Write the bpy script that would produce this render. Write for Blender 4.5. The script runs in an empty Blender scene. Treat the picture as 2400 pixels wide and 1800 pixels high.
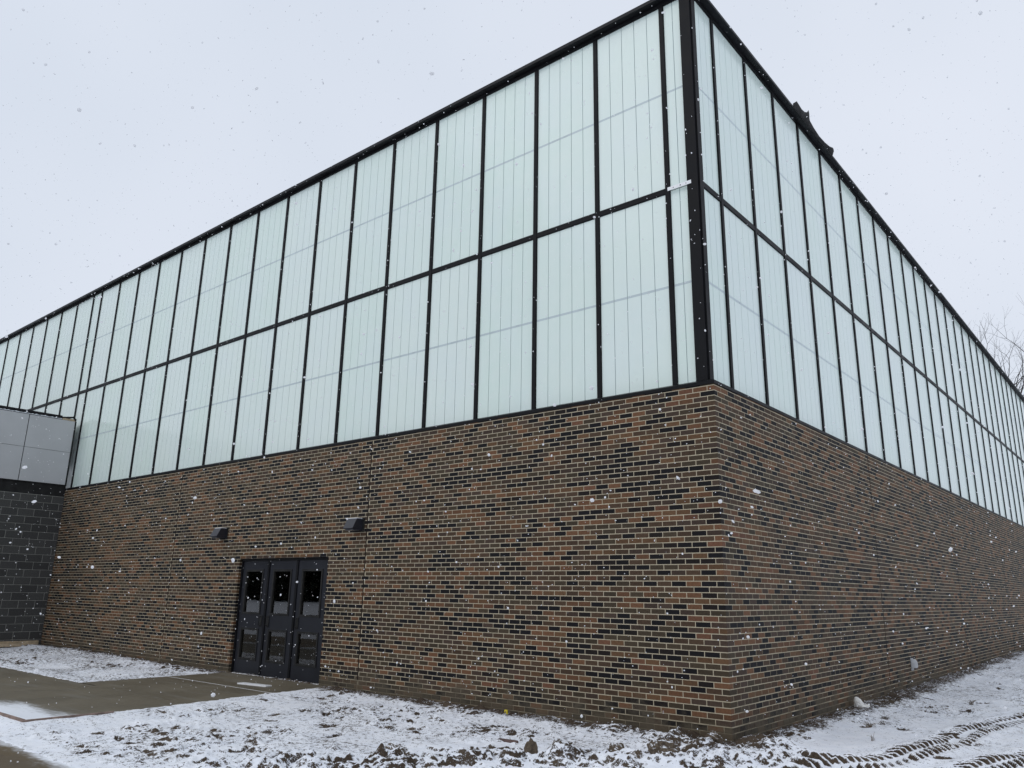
import bpy, math, random
import numpy as np
from mathutils import Matrix, Vector, noise as mnoise

random.seed(7); rng = np.random.default_rng(11)
scn = bpy.context.scene
C = scn.collection

# ------------------------------------------------------------------ camera
cam_d = bpy.data.cameras.new('camera'); cam = bpy.data.objects.new('camera', cam_d); C.objects.link(cam)
CAM = (4.2299, -9.0486, 1.4474)
r_ = (0.7685151, 0.6396288, 0.0161102); u_ = (0.1532007, -0.2084006, 0.9659704); f_ = (-0.6212198, 0.7398947, 0.2581506)
cam.matrix_world = Matrix(((r_[0], u_[0], -f_[0], CAM[0]), (r_[1], u_[1], -f_[1], CAM[1]), (r_[2], u_[2], -f_[2], CAM[2]), (0, 0, 0, 1)))
cam_d.sensor_width = 36.0; cam_d.lens = 27.513; cam_d.clip_start = 0.05; cam_d.clip_end = 2000
scn.camera = cam

# ------------------------------------------------------------------ sky (snowy overcast)
SUN_EL, SUN_ROT = math.radians(48), math.radians(200)
w = bpy.data.worlds.new('World'); scn.world = w; w.use_nodes = True
nt = w.node_tree; nt.nodes.clear()
out = nt.nodes.new('ShaderNodeOutputWorld'); bg = nt.nodes.new('ShaderNodeBackground')
sky = nt.nodes.new('ShaderNodeTexSky'); sky.sky_type = 'NISHITA'; sky.sun_disc = False
sky.sun_elevation = SUN_EL; sky.sun_rotation = SUN_ROT; sky.dust_density = 6; sky.air_density = 1.5
tc = nt.nodes.new('ShaderNodeTexCoord')
ns = nt.nodes.new('ShaderNodeTexNoise'); ns.inputs['Scale'].default_value = 1.6; ns.inputs['Detail'].default_value = 3
rp = nt.nodes.new('ShaderNodeValToRGB')
rp.color_ramp.elements[0].position = 0.3; rp.color_ramp.elements[0].color = (6.6, 7.2, 8.2, 1)
rp.color_ramp.elements[1].position = 0.7; rp.color_ramp.elements[1].color = (7.5, 7.95, 8.9, 1)
mx = nt.nodes.new('ShaderNodeMix'); mx.data_type = 'RGBA'; mx.inputs[0].default_value = 0.95
nt.links.new(tc.outputs['Generated'], ns.inputs['Vector']); nt.links.new(ns.outputs['Fac'], rp.inputs['Fac'])
nt.links.new(sky.outputs['Color'], mx.inputs[6]); nt.links.new(rp.outputs['Color'], mx.inputs[7])
nt.links.new(mx.outputs[2], bg.inputs['Color']); bg.inputs['Strength'].default_value = 0.105
nt.links.new(bg.outputs['Background'], out.inputs['Surface'])
sun_d = bpy.data.lights.new('sun', 'SUN'); sun_d.energy = 0.55; sun_d.angle = math.radians(50); sun_d.color = (1.0, 0.97, 0.93)
sun = bpy.data.objects.new('sun', sun_d); C.objects.link(sun)
sd = Vector((math.sin(SUN_ROT) * math.cos(SUN_EL), math.cos(SUN_ROT) * math.cos(SUN_EL), math.sin(SUN_EL)))
sun.rotation_euler = sd.to_track_quat('Z', 'Y').to_euler(); sun.location = (0, -20, 30)
scn.view_settings.view_transform = 'Standard'; scn.view_settings.look = 'None'
scn.view_settings.exposure = 0.0; scn.view_settings.gamma = 1.0

# ------------------------------------------------------------------ helpers
class MB:
    """collects shapes into one mesh"""
    def __init__(s): s.v = []; s.f = []; s.m = []
    def add(s, vs, fs, mi=0):
        b = len(s.v); s.v += [tuple(p) for p in vs]; s.f += [tuple(b + i for i in f) for f in fs]; s.m += [mi] * len(fs)
    def box(s, x0, x1, y0, y1, z0, z1, mi=0):
        vs = [(x, y, z) for z in (z0, z1) for y in (y0, y1) for x in (x0, x1)]
        s.add(vs, [(0, 2, 3, 1), (4, 5, 7, 6), (0, 1, 5, 4), (2, 6, 7, 3), (0, 4, 6, 2), (1, 3, 7, 5)], mi)
    def cbox(s, x0, x1, y0, y1, z0, z1, c=0.004, mi=0):
        """box with chamfered edges"""
        rings = []
        for z, i in ((z0, c), (z0 + c, 0), (z1 - c, 0), (z1, c)):
            k = c if i == 0 else 2 * c
            a = i
            rings.append([(x0 + a + c, y0 + a, z), (x1 - a - c, y0 + a, z), (x1 - a, y0 + a + c, z), (x1 - a, y1 - a - c, z),
                          (x1 - a - c, y1 - a, z), (x0 + a + c, y1 - a, z), (x0 + a, y1 - a - c, z), (x0 + a, y0 + a + c, z)])
        vs = [p for r in rings for p in r]; fs = [tuple(range(7, -1, -1)), tuple(range(24, 32))]
        for k in range(3):
            for i in range(8):
                j = (i + 1) % 8; fs.append((k * 8 + i, k * 8 + j, k * 8 + 8 + j, k * 8 + 8 + i))
        s.add(vs, fs, mi)
    def tube(s, pts, rads, n=8, mi=0, caps=True):
        pts = [Vector(p) for p in pts]; b = len(s.v); fs = []
        up = Vector((0, 0, 1))
        for i, p in enumerate(pts):
            t = (pts[min(i + 1, len(pts) - 1)] - pts[max(i - 1, 0)]).normalized()
            a = t.cross(up)
            if a.length < 0.05: a = t.cross(Vector((1, 0, 0)))
            a.normalize(); q = t.cross(a)
            for k in range(n):
                an = 2 * math.pi * k / n
                s.v.append(tuple(p + (a * math.cos(an) + q * math.sin(an)) * rads[i]))
        for i in range(len(pts) - 1):
            for k in range(n):
                j = (k + 1) % n; fs.append((b + i * n + k, b + i * n + j, b + i * n + n + j, b + i * n + n + k))
        if caps:
            fs.append(tuple(b + k for k in range(n - 1, -1, -1))); e = b + (len(pts) - 1) * n
            fs.append(tuple(e + k for k in range(n)))
        s.f += fs; s.m += [mi] * len(fs)
    def mesh(s, name, mats):
        me = bpy.data.meshes.new(name); me.from_pydata(s.v, [], s.f)
        for m in (mats if isinstance(mats, (list, tuple)) else [mats]): me.materials.append(m)
        if any(s.m): me.polygons.foreach_set('material_index', s.m)
        me.update(); return me
    def build(s, name, mats, parent=None, smooth=False):
        me = s.mesh(name, mats)
        if smooth: me.polygons.foreach_set('use_smooth', [True] * len(me.polygons))
        return link(name, me, parent)
def link(name, me, parent=None):
    o = bpy.data.objects.new(name, me); C.objects.link(o)
    if parent: o.parent = parent
    return o
def tag(o, label=None, cat=None, group=None, kind=None):
    if label: o['label'] = label
    if cat: o['category'] = cat
    if group: o['group'] = group
    if kind: o['kind'] = kind
    return o
def empty(name, loc=(0, 0, 0)):
    o = bpy.data.objects.new(name, None); C.objects.link(o); o.location = loc; o.empty_display_size = 0.2; return o
def local(parent, child):
    """keep child's world coordinates under a moved parent"""
    child.matrix_parent_inverse = Matrix.Translation(-Vector(parent.location)); return child

# ------------------------------------------------------------------ numpy noise
def perlin(x, y, seed=0):
    xi = np.floor(x).astype(np.int64); yi = np.floor(y).astype(np.int64); xf = x - xi; yf = y - yi
    def h(i, j):
        n = (i * 374761393 + j * 668265263 + seed * 974711) & 0xffffffff
        n = ((n ^ (n >> 13)) * 1274126177) & 0xffffffff
        return ((n ^ (n >> 16)) & 0xffff) / 65536.0 * 2 * np.pi
    def g(i, j, dx, dy):
        a = h(i, j); return np.cos(a) * dx + np.sin(a) * dy
    u = xf * xf * xf * (xf * (xf * 6 - 15) + 10); v = yf * yf * yf * (yf * (yf * 6 - 15) + 10)
    a = g(xi, yi, xf, yf); b = g(xi + 1, yi, xf - 1, yf); c = g(xi, yi + 1, xf, yf - 1); d = g(xi + 1, yi + 1, xf - 1, yf - 1)
    return (a + u * (b - a)) * (1 - v) + (c + u * (d - c)) * v * 1.0
def fbm(x, y, oct=4, seed=0, gain=0.5):
    r = 0; a = 1.0; f = 1.0
    for k in range(oct):
        r = r + a * perlin(x * f, y * f, seed + k * 17); a *= gain; f *= 2.03
    return r
def sstep(a, b, x):
    t = np.clip((x - a) / (b - a), 0, 1); return t * t * (3 - 2 * t)

# ------------------------------------------------------------------ materials
def nodes_of(name):
    m = bpy.data.materials.new(name); m.use_nodes = True; t = m.node_tree
    return m, t, t.nodes['Principled BSDF']
def N(t, typ, **kw):
    n = t.nodes.new(typ)
    for k, v in kw.items():
        if k in n.inputs.keys(): n.inputs[k].default_value = v
        else: setattr(n, k, v)
    return n
def noise(t, scale, detail=4, rough=0.55, vec=None):
    n = N(t, 'ShaderNodeTexNoise'); n.inputs['Scale'].default_value = scale; n.inputs['Detail'].default_value = detail
    n.inputs['Roughness'].default_value = rough
    if vec: t.links.new(vec, n.inputs['Vector'])
    return n.outputs['Fac']
def pos(t): return t.nodes.new('ShaderNodeNewGeometry').outputs['Position']
def mix(t, fac, a, b, mode='MIX'):
    m = t.nodes.new('ShaderNodeMix'); m.data_type = 'RGBA'; m.blend_type = mode; m.clamp_factor = True
    for s, i in ((fac, 0), (a, 6), (b, 7)):
        if hasattr(s, 'links'): t.links.new(s, m.inputs[i])
        elif i == 0: m.inputs[0].default_value = s
        else: m.inputs[i].default_value = (*s, 1)
    return m.outputs[2]
def mrange(t, v, a, b, c=0.0, d=1.0, smooth=True):
    m = t.nodes.new('ShaderNodeMapRange'); m.interpolation_type = 'SMOOTHSTEP' if smooth else 'LINEAR'
    t.links.new(v, m.inputs[0])
    for i, x in enumerate((a, b, c, d)): m.inputs[i + 1].default_value = x
    return m.outputs[0]
def math_(t, op, a, b=None):
    m = t.nodes.new('ShaderNodeMath'); m.operation = op
    for i, x in enumerate((a, b)):
        if x is None: continue
        if hasattr(x, 'links'): t.links.new(x, m.inputs[i])
        else: m.inputs[i].default_value = x
    return m.outputs[0]
def bump(t, bs, h, strength=0.4, dist=0.01):
    b = t.nodes.new('ShaderNodeBump'); b.inputs['Strength'].default_value = strength; b.inputs['Distance'].default_value = dist
    t.links.new(h, b.inputs['Height']); t.links.new(b.outputs['Normal'], bs.inputs['Normal'])
def plain(name, col, rough=0.5, var=0.12, scale=6.0, bmp=0.0, metallic=0.0, spec=0.5):
    m, t, b = nodes_of(name); P = pos(t)
    n = noise(t, scale, 5, 0.6, P)
    lo = tuple(c * (1 - var) for c in col); hi = tuple(min(1, c * (1 + var)) for c in col)
    t.links.new(mix(t, mrange(t, n, 0.3, 0.7), lo, hi), b.inputs['Base Color'])
    t.links.new(mrange(t, n, 0.3, 0.7, rough * 0.85, min(1, rough * 1.15)), b.inputs['Roughness'])
    b.inputs['Metallic'].default_value = metallic; b.inputs['Specular IOR Level'].default_value = spec
    if bmp: bump(t, b, noise(t, scale * 8, 4, 0.6, P), bmp)
    return m
M = {}
M['black'] = plain('black_metal', (0.0075, 0.0078, 0.0092), 0.5, 0.25, 3.0, 0.04, spec=0.12)
M['fascia'] = plain('dark_coping', (0.0105, 0.011, 0.013), 0.5, 0.3, 1.5, 0.05, spec=0.18)
M['gap'] = plain('gap_black', (0.006, 0.006, 0.006), 0.8)
M['leaf'] = plain('door_paint', (0.0135, 0.015, 0.0205), 0.36, 0.12, 2.0, 0.03, spec=0.25)
M['grey_panel'] = plain('grey_cladding', (0.46, 0.465, 0.475), 0.42, 0.05, 0.8, 0.02)
M['block_mortar'] = plain('block_mortar', (0.26, 0.26, 0.235), 0.9, 0.2, 10, 0.3)
M['lamp'] = plain('lamp_bronze', (0.018, 0.019, 0.026), 0.36, 0.15, 5, 0.03)
M['lens'] = plain('lamp_lens', (0.09, 0.09, 0.1), 0.15)
M['snow'] = plain('snow', (0.82, 0.85, 0.9), 0.75, 0.03, 20, 0.3)
M['alu'] = plain('white_metal', (0.8, 0.81, 0.82), 0.35, 0.05, 12)
M['white'] = plain('white_plastic', (0.75, 0.74, 0.7), 0.45, 0.08, 20, 0.1)
M['vent'] = plain('grey_vent', (0.42, 0.43, 0.44), 0.45, 0.1, 14, 0.05)
M['yellow'] = plain('yellow_paint', (0.62, 0.5, 0.02), 0.5, 0.1, 14)
M['wood'] = plain('pale_wood', (0.42, 0.33, 0.22), 0.8, 0.25, 9, 0.2)
M['formwood'] = plain('form_wood', (0.21, 0.15, 0.125), 0.85, 0.35, 9, 0.2)
M['sealant'] = plain('sealant', (0.016, 0.011, 0.009), 0.8, 0.2, 8, spec=0.1)
M['roof'] = plain('roof_membrane', (0.12, 0.12, 0.12), 0.8, 0.2, 1)
M['bark'] = plain('bark', (0.032, 0.027, 0.024), 0.9, 0.3, 6, 0.4)
M['needles'] = plain('needles', (0.016, 0.022, 0.012), 0.9, 0.4, 3)
M['weed'] = plain('dry_weed', (0.13, 0.09, 0.05), 0.9, 0.3, 8)
M['inside'] = plain('inside', (0.50, 0.32, 0.08), 0.8, 0.3, 3)  # amber stands in for warm lamplight in the lobby, held in the wall colour
M['red'] = plain('red_paint', (0.3, 0.02, 0.015), 0.5)
M['debris'] = plain('reddish_scrap', (0.10, 0.062, 0.055), 0.8, 0.3, 9)

# bricks: colour from the point attribute "col"; soil splashed up from the ground
def brick_material(name, mortar=False):
    m, t, b = nodes_of(name); P = pos(t)
    n1 = noise(t, 35, 5, 0.65, P); n2 = noise(t, 2.2, 4, 0.6, P); n3 = noise(t, 220, 3, 0.6, P)
    if mortar:
        base = mix(t, mrange(t, n1, 0.3, 0.7), (0.40, 0.345, 0.245), (0.50, 0.44, 0.325))
    else:
        at = t.nodes.new('ShaderNodeAttribute'); at.attribute_name = 'col'
        base = mix(t, 1.0, at.outputs['Color'], mix(t, mrange(t, n1, 0.25, 0.75), (0.8, 0.8, 0.8), (1.22, 1.2, 1.16)), 'MULTIPLY')
    sep = t.nodes.new('ShaderNodeSeparateXYZ'); t.links.new(P, sep.inputs[0])
    # splash height wanders along the wall
    zz = math_(t, 'ADD', sep.outputs['Z'], math_(t, 'MULTIPLY', math_(t, 'SUBTRACT', n2, 0.5), -1.1))
    zz = math_(t, 'ADD', zz, math_(t, 'MULTIPLY', math_(t, 'SUBTRACT', n1, 0.5), -0.25))
    fac = mrange(t, zz, 0.16, -0.16, 0.0, 0.82 if mortar else 0.72)
    t.links.new(mix(t, fac, base, (0.105, 0.087, 0.06)), b.inputs['Base Color'])
    b.inputs['Roughness'].default_value = 0.9 if mortar else 0.72
    b.inputs['Specular IOR Level'].default_value = 0.2
    bump(t, b, n3, 0.35 if not mortar else 0.5, 0.004)
    return m
M['brick'] = brick_material('face_brick'); M['mortar'] = brick_material('tan_mortar', True)

def block_material():
    m, t, b = nodes_of('split_block'); P = pos(t)
    at = t.nodes.new('ShaderNodeObjectInfo')
    n1 = noise(t, 60, 6, 0.7, P); n2 = noise(t, 3, 3, 0.5, P)
    c = mix(t, mrange(t, n1, 0.3, 0.72), (0.022, 0.022, 0.0215), (0.078, 0.078, 0.075))
    c = mix(t, 1.0, c, mix(t, at.outputs['Random'], (0.8, 0.8, 0.8), (1.3, 1.3, 1.28)), 'MULTIPLY')
    t.links.new(c, b.inputs['Base Color']); b.inputs['Roughness'].default_value = 0.85
    bump(t, b, n1, 0.6, 0.006); return m
M['block'] = block_material()

def panel_material():
    m, t, b = nodes_of('translucent_panel'); P = pos(t)
    oi = t.nodes.new('ShaderNodeObjectInfo')
    n = noise(t, 0.9, 3, 0.5, P); n2 = noise(t, 5.0, 2, 0.5, P)
    c = mix(t, oi.outputs['Random'], (0.665, 0.79, 0.725), (0.715, 0.81, 0.76))
    c = mix(t, mrange(t, n, 0.35, 0.7, 0, 0.45), c, (0.70, 0.79, 0.785))
    c = mix(t, mrange(t, n2, 0.3, 0.75, 0, 0.25), c, (0.75, 0.82, 0.775))
    t.links.new(c, b.inputs['Base Color']); b.inputs['Roughness'].default_value = 0.16
    b.inputs['Specular IOR Level'].default_value = 0.45
    bump(t, b, n2, 0.05, 0.02)
    return m
M['panel'] = panel_material()
M['rib'] = plain('panel_rib', (0.34, 0.4, 0.43), 0.5, 0.08, 3)
M['girt_shadow'] = plain('panel_girt_shadow', (0.46, 0.54, 0.555), 0.3, 0.05, 3)  # tint of the inner girt's soft shadow through the panel, as plain colour

def glass_material():
    m = bpy.data.materials.new('door_glass'); m.use_nodes = True; t = m.node_tree; t.nodes.clear()
    o = t.nodes.new('ShaderNodeOutputMaterial'); g = t.nodes.new('ShaderNodeBsdfGlossy'); tr = t.nodes.new('ShaderNodeBsdfTransparent')
    g.inputs['Roughness'].default_value = 0.02; g.inputs['Color'].default_value = (0.9, 0.9, 0.9, 1); tr.inputs['Color'].default_value = (0.92, 0.86, 0.7, 1)
    fr = t.nodes.new('ShaderNodeFresnel'); fr.inputs['IOR'].default_value = 1.75
    mxs = t.nodes.new('ShaderNodeMixShader'); t.links.new(fr.outputs[0], mxs.inputs[0])
    t.links.new(tr.outputs[0], mxs.inputs[1]); t.links.new(g.outputs[0], mxs.inputs[2]); t.links.new(mxs.outputs[0], o.inputs['Surface'])
    return m
M['glass'] = glass_material()

def ground_material():
    m, t, b = nodes_of('snowy_soil'); P = pos(t)
    at = t.nodes.new('ShaderNodeAttribute'); at.attribute_name = 'bare'
    f1 = noise(t, 17, 6, 0.72, P); f2 = noise(t, 75, 4, 0.65, P); f3 = noise(t, 4, 4, 0.6, P)
    ac = t.nodes.new('ShaderNodeAttribute'); ac.attribute_name = 'calm'
    v = math_(t, 'MULTIPLY', math_(t, 'SUBTRACT', f1, 0.5), 2.3)
    v = math_(t, 'ADD', v, math_(t, 'MULTIPLY', math_(t, 'SUBTRACT', f2, 0.5), 1.6))
    v = math_(t, 'ADD', at.outputs['Fac'], math_(t, 'MULTIPLY', v, math_(t, 'SUBTRACT', 1.0, ac.outputs['Fac'])))
    fac = mrange(t, v, 0.40, 0.60)
    soil = mix(t, mrange(t, f2, 0.3, 0.7), (0.022, 0.016, 0.011), (0.075, 0.053, 0.036))
    soil = mix(t, mrange(t, f3, 0.42, 0.66, 0, 0.6), soil, (0.10, 0.075, 0.052))
    snow = mix(t, mrange(t, f3, 0.3, 0.7), (0.78, 0.81, 0.87), (0.86, 0.88, 0.92))
    t.links.new(mix(t, fac, snow, soil), b.inputs['Base Color'])
    b.inputs['Roughness'].default_value = 0.85; b.inputs['Specular IOR Level'].default_value = 0.25
    h = math_(t, 'ADD', math_(t, 'MULTIPLY', f2, 0.6), math_(t, 'MULTIPLY', f1, 0.9))
    h = math_(t, 'SUBTRACT', h, math_(t, 'MULTIPLY', fac, 0.9))
    bump(t, b, h, 0.55, 0.012)
    return m
M['ground'] = ground_material()

def slab_material(name, dust, warm=1.0):
    """wet concrete with wind-blown snow dusted over chosen patches: dust = [(x, y, rx, ry)]"""
    m, t, b = nodes_of(name); P = pos(t)
    n1 = noise(t, 1.3, 5, 0.6, P); n2 = noise(t, 12, 5, 0.6, P); n3 = noise(t, 120, 3, 0.6, P)
    mp = t.nodes.new('ShaderNodeMapping'); mp.inputs['Scale'].default_value = (0.5, 3.0, 1); mp.inputs['Rotation'].default_value = (0, 0, 0.5)
    t.links.new(P, mp.inputs[0]); n4 = noise(t, 1.6, 5, 0.6, mp.outputs[0])
    c = mix(t, mrange(t, n1, 0.3, 0.7), (0.098, 0.080, 0.050), (0.138, 0.116, 0.077))
    c = mix(t, mrange(t, n2, 0.35, 0.8, 0, 0.5), c, (0.145, 0.13, 0.1))
    c = mix(t, mrange(t, n4, 0.5, 0.72, 0, 0.4), c, (0.19, 0.18, 0.155))
    c = mix(t, mrange(t, noise(t, 6, 6, 0.7, P), 0.62, 0.7, 0, 0.8), c, (0.045, 0.033, 0.022))
    if warm < 1: c = mix(t, 1.0, c, (0.8, 0.66, 0.45), 'MULTIPLY')
    fac = None
    for (x, y, rx, ry) in dust:
        q = t.nodes.new('ShaderNodeMapping'); q.vector_type = 'TEXTURE'
        q.inputs['Location'].default_value = (x, y, 0); q.inputs['Scale'].default_value = (rx, ry, 1e3)
        t.links.new(P, q.inputs[0])
        L = t.nodes.new('ShaderNodeVectorMath'); L.operation = 'LENGTH'; t.links.new(q.outputs[0], L.inputs[0])
        d = math_(t, 'ADD', L.outputs['Value'], math_(t, 'MULTIPLY', math_(t, 'SUBTRACT', n4, 0.5), 1.1))
        d = math_(t, 'ADD', d, math_(t, 'MULTIPLY', math_(t, 'SUBTRACT', n2, 0.5), 0.5))
        d = mrange(t, d, 1.0, 0.45); fac = d if fac is None else math_(t, 'MAXIMUM', fac, d)
    if fac is not None: c = mix(t, fac, c, (0.8, 0.83, 0.88))
    t.links.new(c, b.inputs['Base Color']); b.inputs['Specular IOR Level'].default_value = 0.4
    t.links.new(mrange(t, n1, 0.3, 0.7, 0.5, 0.75), b.inputs['Roughness'])
    bump(t, b, n3, 0.25, 0.004); return m
M['slab'] = slab_material('wet_concrete', [(-7.6, -4.95, 2.6, 0.75), (-10.5, -5.0, 2.5, 0.55)])
M['road'] = slab_material('wet_road', [(-7.5, -5.3, 4.2, 0.34), (-4.2, -5.3, 2.2, 0.34), (-13, -5.3, 5, 0.5), (-3, -5.2, 6, 0.34)], 0.8)

# ------------------------------------------------------------------ constants of the place
CH = 0.06773; BL = 0.2032; JT = 0.0104           # course height, brick module, joint
A = 0.118                                        # mullion face behind brick face
ML = [-(0.615 + k * 1.2115) for k in range(17)]; ML += [ML[16] - 0.59 - k * 1.2115 for k in range(14)]
MR = [0.862 + k * 1.2153 for k in range(27)]
Z_SILL, Z_T0, Z_T1, Z_HEAD = 4.188, 7.03, 7.117, 10.25
X_END = ML[-1] - 0.04; Y_END = MR[-1] + 0.04
X_BLOCK = -20.0
DX0, DX1, DZ0, DZ1 = -10.57, -7.66, -0.157, 2.037   # door opening
Z_BASE = -3 * CH - 0.25

# ================================================================== SETTING: ground
def d_seg(x, y, x0, y0, x1, y1):
    dx, dy = x1 - x0, y1 - y0; L2 = dx * dx + dy * dy
    t = np.clip(((x - x0) * dx + (y - y0) * dy) / L2, 0, 1)
    return np.hypot(x - x0 - t * dx, y - y0 - t * dy), t
SLAB = [(-7.36, 0.02), (-7.2, -1.2), (-6.95, -3.2), (-6.86, -4.93), (-20.0, -4.93), (-20.0, -2.72), (-10.6, -2.78), (-10.66, 0.02)]
def in_poly(x, y, poly):
    """signed distance: negative inside"""
    ins = np.zeros(x.shape, bool); d = np.full(x.shape, 1e9)
    n = len(poly)
    for i in range(n):
        x0, y0 = poly[i]; x1, y1 = poly[(i + 1) % n]
        dd, _ = d_seg(x, y, x0, y0, x1, y1); d = np.minimum(d, dd)
        c = ((y0 > y) != (y1 > y)) & (x < (x1 - x0) * (y - y0) / (y1 - y0 + 1e-12) + x0); ins ^= c
    return np.where(ins, -d, d)

def make_ground():
    def axis(segs):
        r = []
        for a, b, st in segs: r.append(np.arange(a, b - 1e-9, st))
        return np.concatenate(r)
    xs = axis([(-420, -60, 40), (-60, -24, 2.0), (-24, -13, 0.07), (-13, -5.5, 0.035), (-5.5, 3.2, 0.019), (3.2, 8, 0.12), (8, 60, 3), (60, 421, 40)])
    ys = axis([(-420, -60, 40), (-60, -12, 2.0), (-12, -6.2, 0.2), (-6.2, 2.4, 0.019), (2.4, 6.6, 0.024), (6.6, 9, 0.05), (9, 30, 0.14), (30, 60, 2), (60, 421, 40)])
    X, Y = np.meshgrid(xs, ys)
    near = (X > -24.5) & (X < 8.5) & (Y > -12.5) & (Y < 34)
    dl = np.where(X <= 0, -Y, np.where(Y >= 0, X, np.hypot(X, np.minimum(Y, 0))))   # distance to the walls
    # gentle levels
    base = -0.19 + 0.05 * sstep(-9, -17, X) + 0.15 * sstep(1, 24, Y) - 0.02 * sstep(-8, -3, X) * sstep(0.5, 3.0, dl)
    H = base + 0.035 * fbm(X * 0.55, Y * 0.55, 3, 3) + 0.012 * fbm(X * 2.1, Y * 2.1, 3, 9)
    left = sstep(0.3, -0.3, X - 0.3 - 0.25 * Y)          # trampled ground in front of the left wall
    # clumpy mound thrown up along the front
    wob = 0.25 * fbm(X * 0.9, Y * 0.9, 2, 40)
    dm = (Y - (X - 1.52)) / math.sqrt(2) + wob * 0.5
    along = sstep(-3.6, -2.4, X) * sstep(1.55, 0.85, X)
    mound = np.exp(-(dm / 0.34) ** 2) * along
    lump = 1.15 * np.abs(perlin(X * 3.3, Y * 3.3, 21)) + 0.5 * np.abs(perlin(X * 9.1, Y * 9.1, 22)) + 0.28 * np.abs(perlin(X * 19, Y * 19, 23))
    H = H + mound * (0.05 + 0.20 * lump)
    # soil heaped at the corner and along the wall foot
    for (cx, cy, r, h) in ((-0.55, -0.45, 0.33, 0.10), (0.42, 0.12, 0.30, 0.10), (-1.35, -0.42, 0.35, 0.06), (-0.12, -0.42, 0.2, 0.05)):
        g = np.exp(-((X - cx) ** 2 + (Y - cy) ** 2) / r ** 2); H = H + g * h * (0.6 + 1.1 * lump)
    foot = sstep(0.75, 0.25, dl)
    H = H + foot * (0.05 * lump + 0.01)
    # rough clods elsewhere
    rough = 0.35 + 0.65 * left
    cl = np.maximum(0, perlin(X * 5.2, Y * 6.5, 31) - 0.12) * 0.10 + np.maximum(0, perlin(X * 12, Y * 15, 32) - 0.12) * 0.055 + 0.012 * np.abs(perlin(X * 24, Y * 28, 33))
    H = H + cl * rough * sstep(-0.15, 0.35, fbm(X * 0.6, Y * 0.6, 2, 77) + 0.2 * left)
    bare = np.full(X.shape, 0.235); calm = np.zeros(X.shape)
    # scuffs and footprints
    sc = np.random.default_rng(5)
    for k in range(120):
        cx, cy = sc.uniform(-9, 0.4), sc.uniform(-4.9, -0.35)
        if k > 95: cx, cy = sc.uniform(0.6, 2.4), sc.uniform(0.8, 9)
        a = sc.uniform(0, math.pi); L, Wd = sc.uniform(0.05, 0.19), sc.uniform(0.025, 0.06)
        i0, i1 = np.searchsorted(xs, (cx - 0.5, cx + 0.5)); j0, j1 = np.searchsorted(ys, (cy - 0.5, cy + 0.5))
        x, y = X[j0:j1, i0:i1] - cx, Y[j0:j1, i0:i1] - cy
        p, q = x * math.cos(a) + y * math.sin(a), -x * math.sin(a) + y * math.cos(a)
        g = np.exp(-(p / L) ** 4 - (q / Wd) ** 4); H[j0:j1, i0:i1] -= g * sc.uniform(0.015, 0.045); bare[j0:j1, i0:i1] += g * sc.uniform(0.15, 0.5)
    # tyre ruts with lugs
    def rut(pts, half, pitch, depth, skew):
        nonlocal H, bare, calm
        s0 = 0.0; best = np.full(X.shape, 9.0); S = np.zeros(X.shape); T = np.zeros(X.shape)
        for (x0, y0), (x1, y1) in zip(pts[:-1], pts[1:]):
            L = math.hypot(x1 - x0, y1 - y0); d, t = d_seg(X, Y, x0, y0, x1, y1)
            sg = ((X - x0) * (y1 - y0) - (Y - y0) * (x1 - x0)) / L
            m = d < best; best = np.where(m, d, best); S = np.where(m, s0 + t * L, S); T = np.where(m, sg, T); s0 += L
        inside = sstep(half + 0.05, half - 0.05, best) * (best < 3)
        ph = (S + skew * np.abs(T) + 0.03 * perlin(X * 3, Y * 3, 51)) / pitch
        lug = 0.5 + 0.5 * np.cos(2 * np.pi * ph)
        amp = 0.6 + 0.4 * sstep(-0.25, 0.25, fbm(X * 1.3, Y * 1.3, 2, 61))
        edge = sstep(0.02, 0.09, np.abs(T))
        H = H - inside * depth * 0.3 + inside * (lug ** 1.5) * depth * 1.5 * edge * amp
        H = H + 0.02 * np.exp(-((best - half - 0.06) / 0.06) ** 2) * (best < 3)
        face = 0.5 + 0.5 * np.cos(2 * np.pi * (ph + 0.27))
        bare = bare + inside * sstep(0.62, 0.93, face) * 0.50 * edge * amp - inside * 0.06
        calm = np.maximum(calm, inside * 0.72)
    rut([(1.15, -0.9), (1.6, 0.6), (1.75, 2.0), (1.82, 3.4), (2.0, 4.6), (2.4, 5.9), (3.2, 8.0)], 0.21, 0.135, 0.045, 0.75)
    rut([(1.9, -1.4), (2.35, 0.6), (2.6, 1.8), (2.95, 3.2), (3.6, 5.0)], 0.20, 0.14, 0.045, 0.8)
    # slab and road are laid in: soil drops away under them
    e = 0.035 * fbm(X * 5, Y * 5, 3, 70)
    ds = in_poly(X, Y, SLAB) + e
    Hs = H + (np.maximum(H, -0.152 + 0.012 * perlin(X * 6, Y * 6, 71)) - H) * sstep(0.8, 0.05, ds)
    H = np.where(ds < 0.25, Hs * sstep(-0.07, -0.01, ds) + (-0.27) * (1 - sstep(-0.07, -0.01, ds)), Hs)
    dr = np.maximum(Y + 5.44, -8.4 - Y) + e * 1.5
    H = np.where(dr < 0.6, H * sstep(0.0, 0.5, dr) + (-0.216) * (1 - sstep(0.0, 0.5, dr)) - 0.1 * sstep(0.02, -0.12, dr), H)
    # bare soil: steep faces, wall foot, mound
    gy, gx = np.gradient(H); gx = gx / np.gradient(xs)[None, :]; gy = gy / np.gradient(ys)[:, None]
    sl = np.hypot(gx, gy); toward = (gx * -0.6 + gy * 0.75)
    edge_zone = np.maximum(sstep(0.22, 0.10, np.abs(ds)), sstep(0.35, 0.2, np.abs(dr)))
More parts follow.
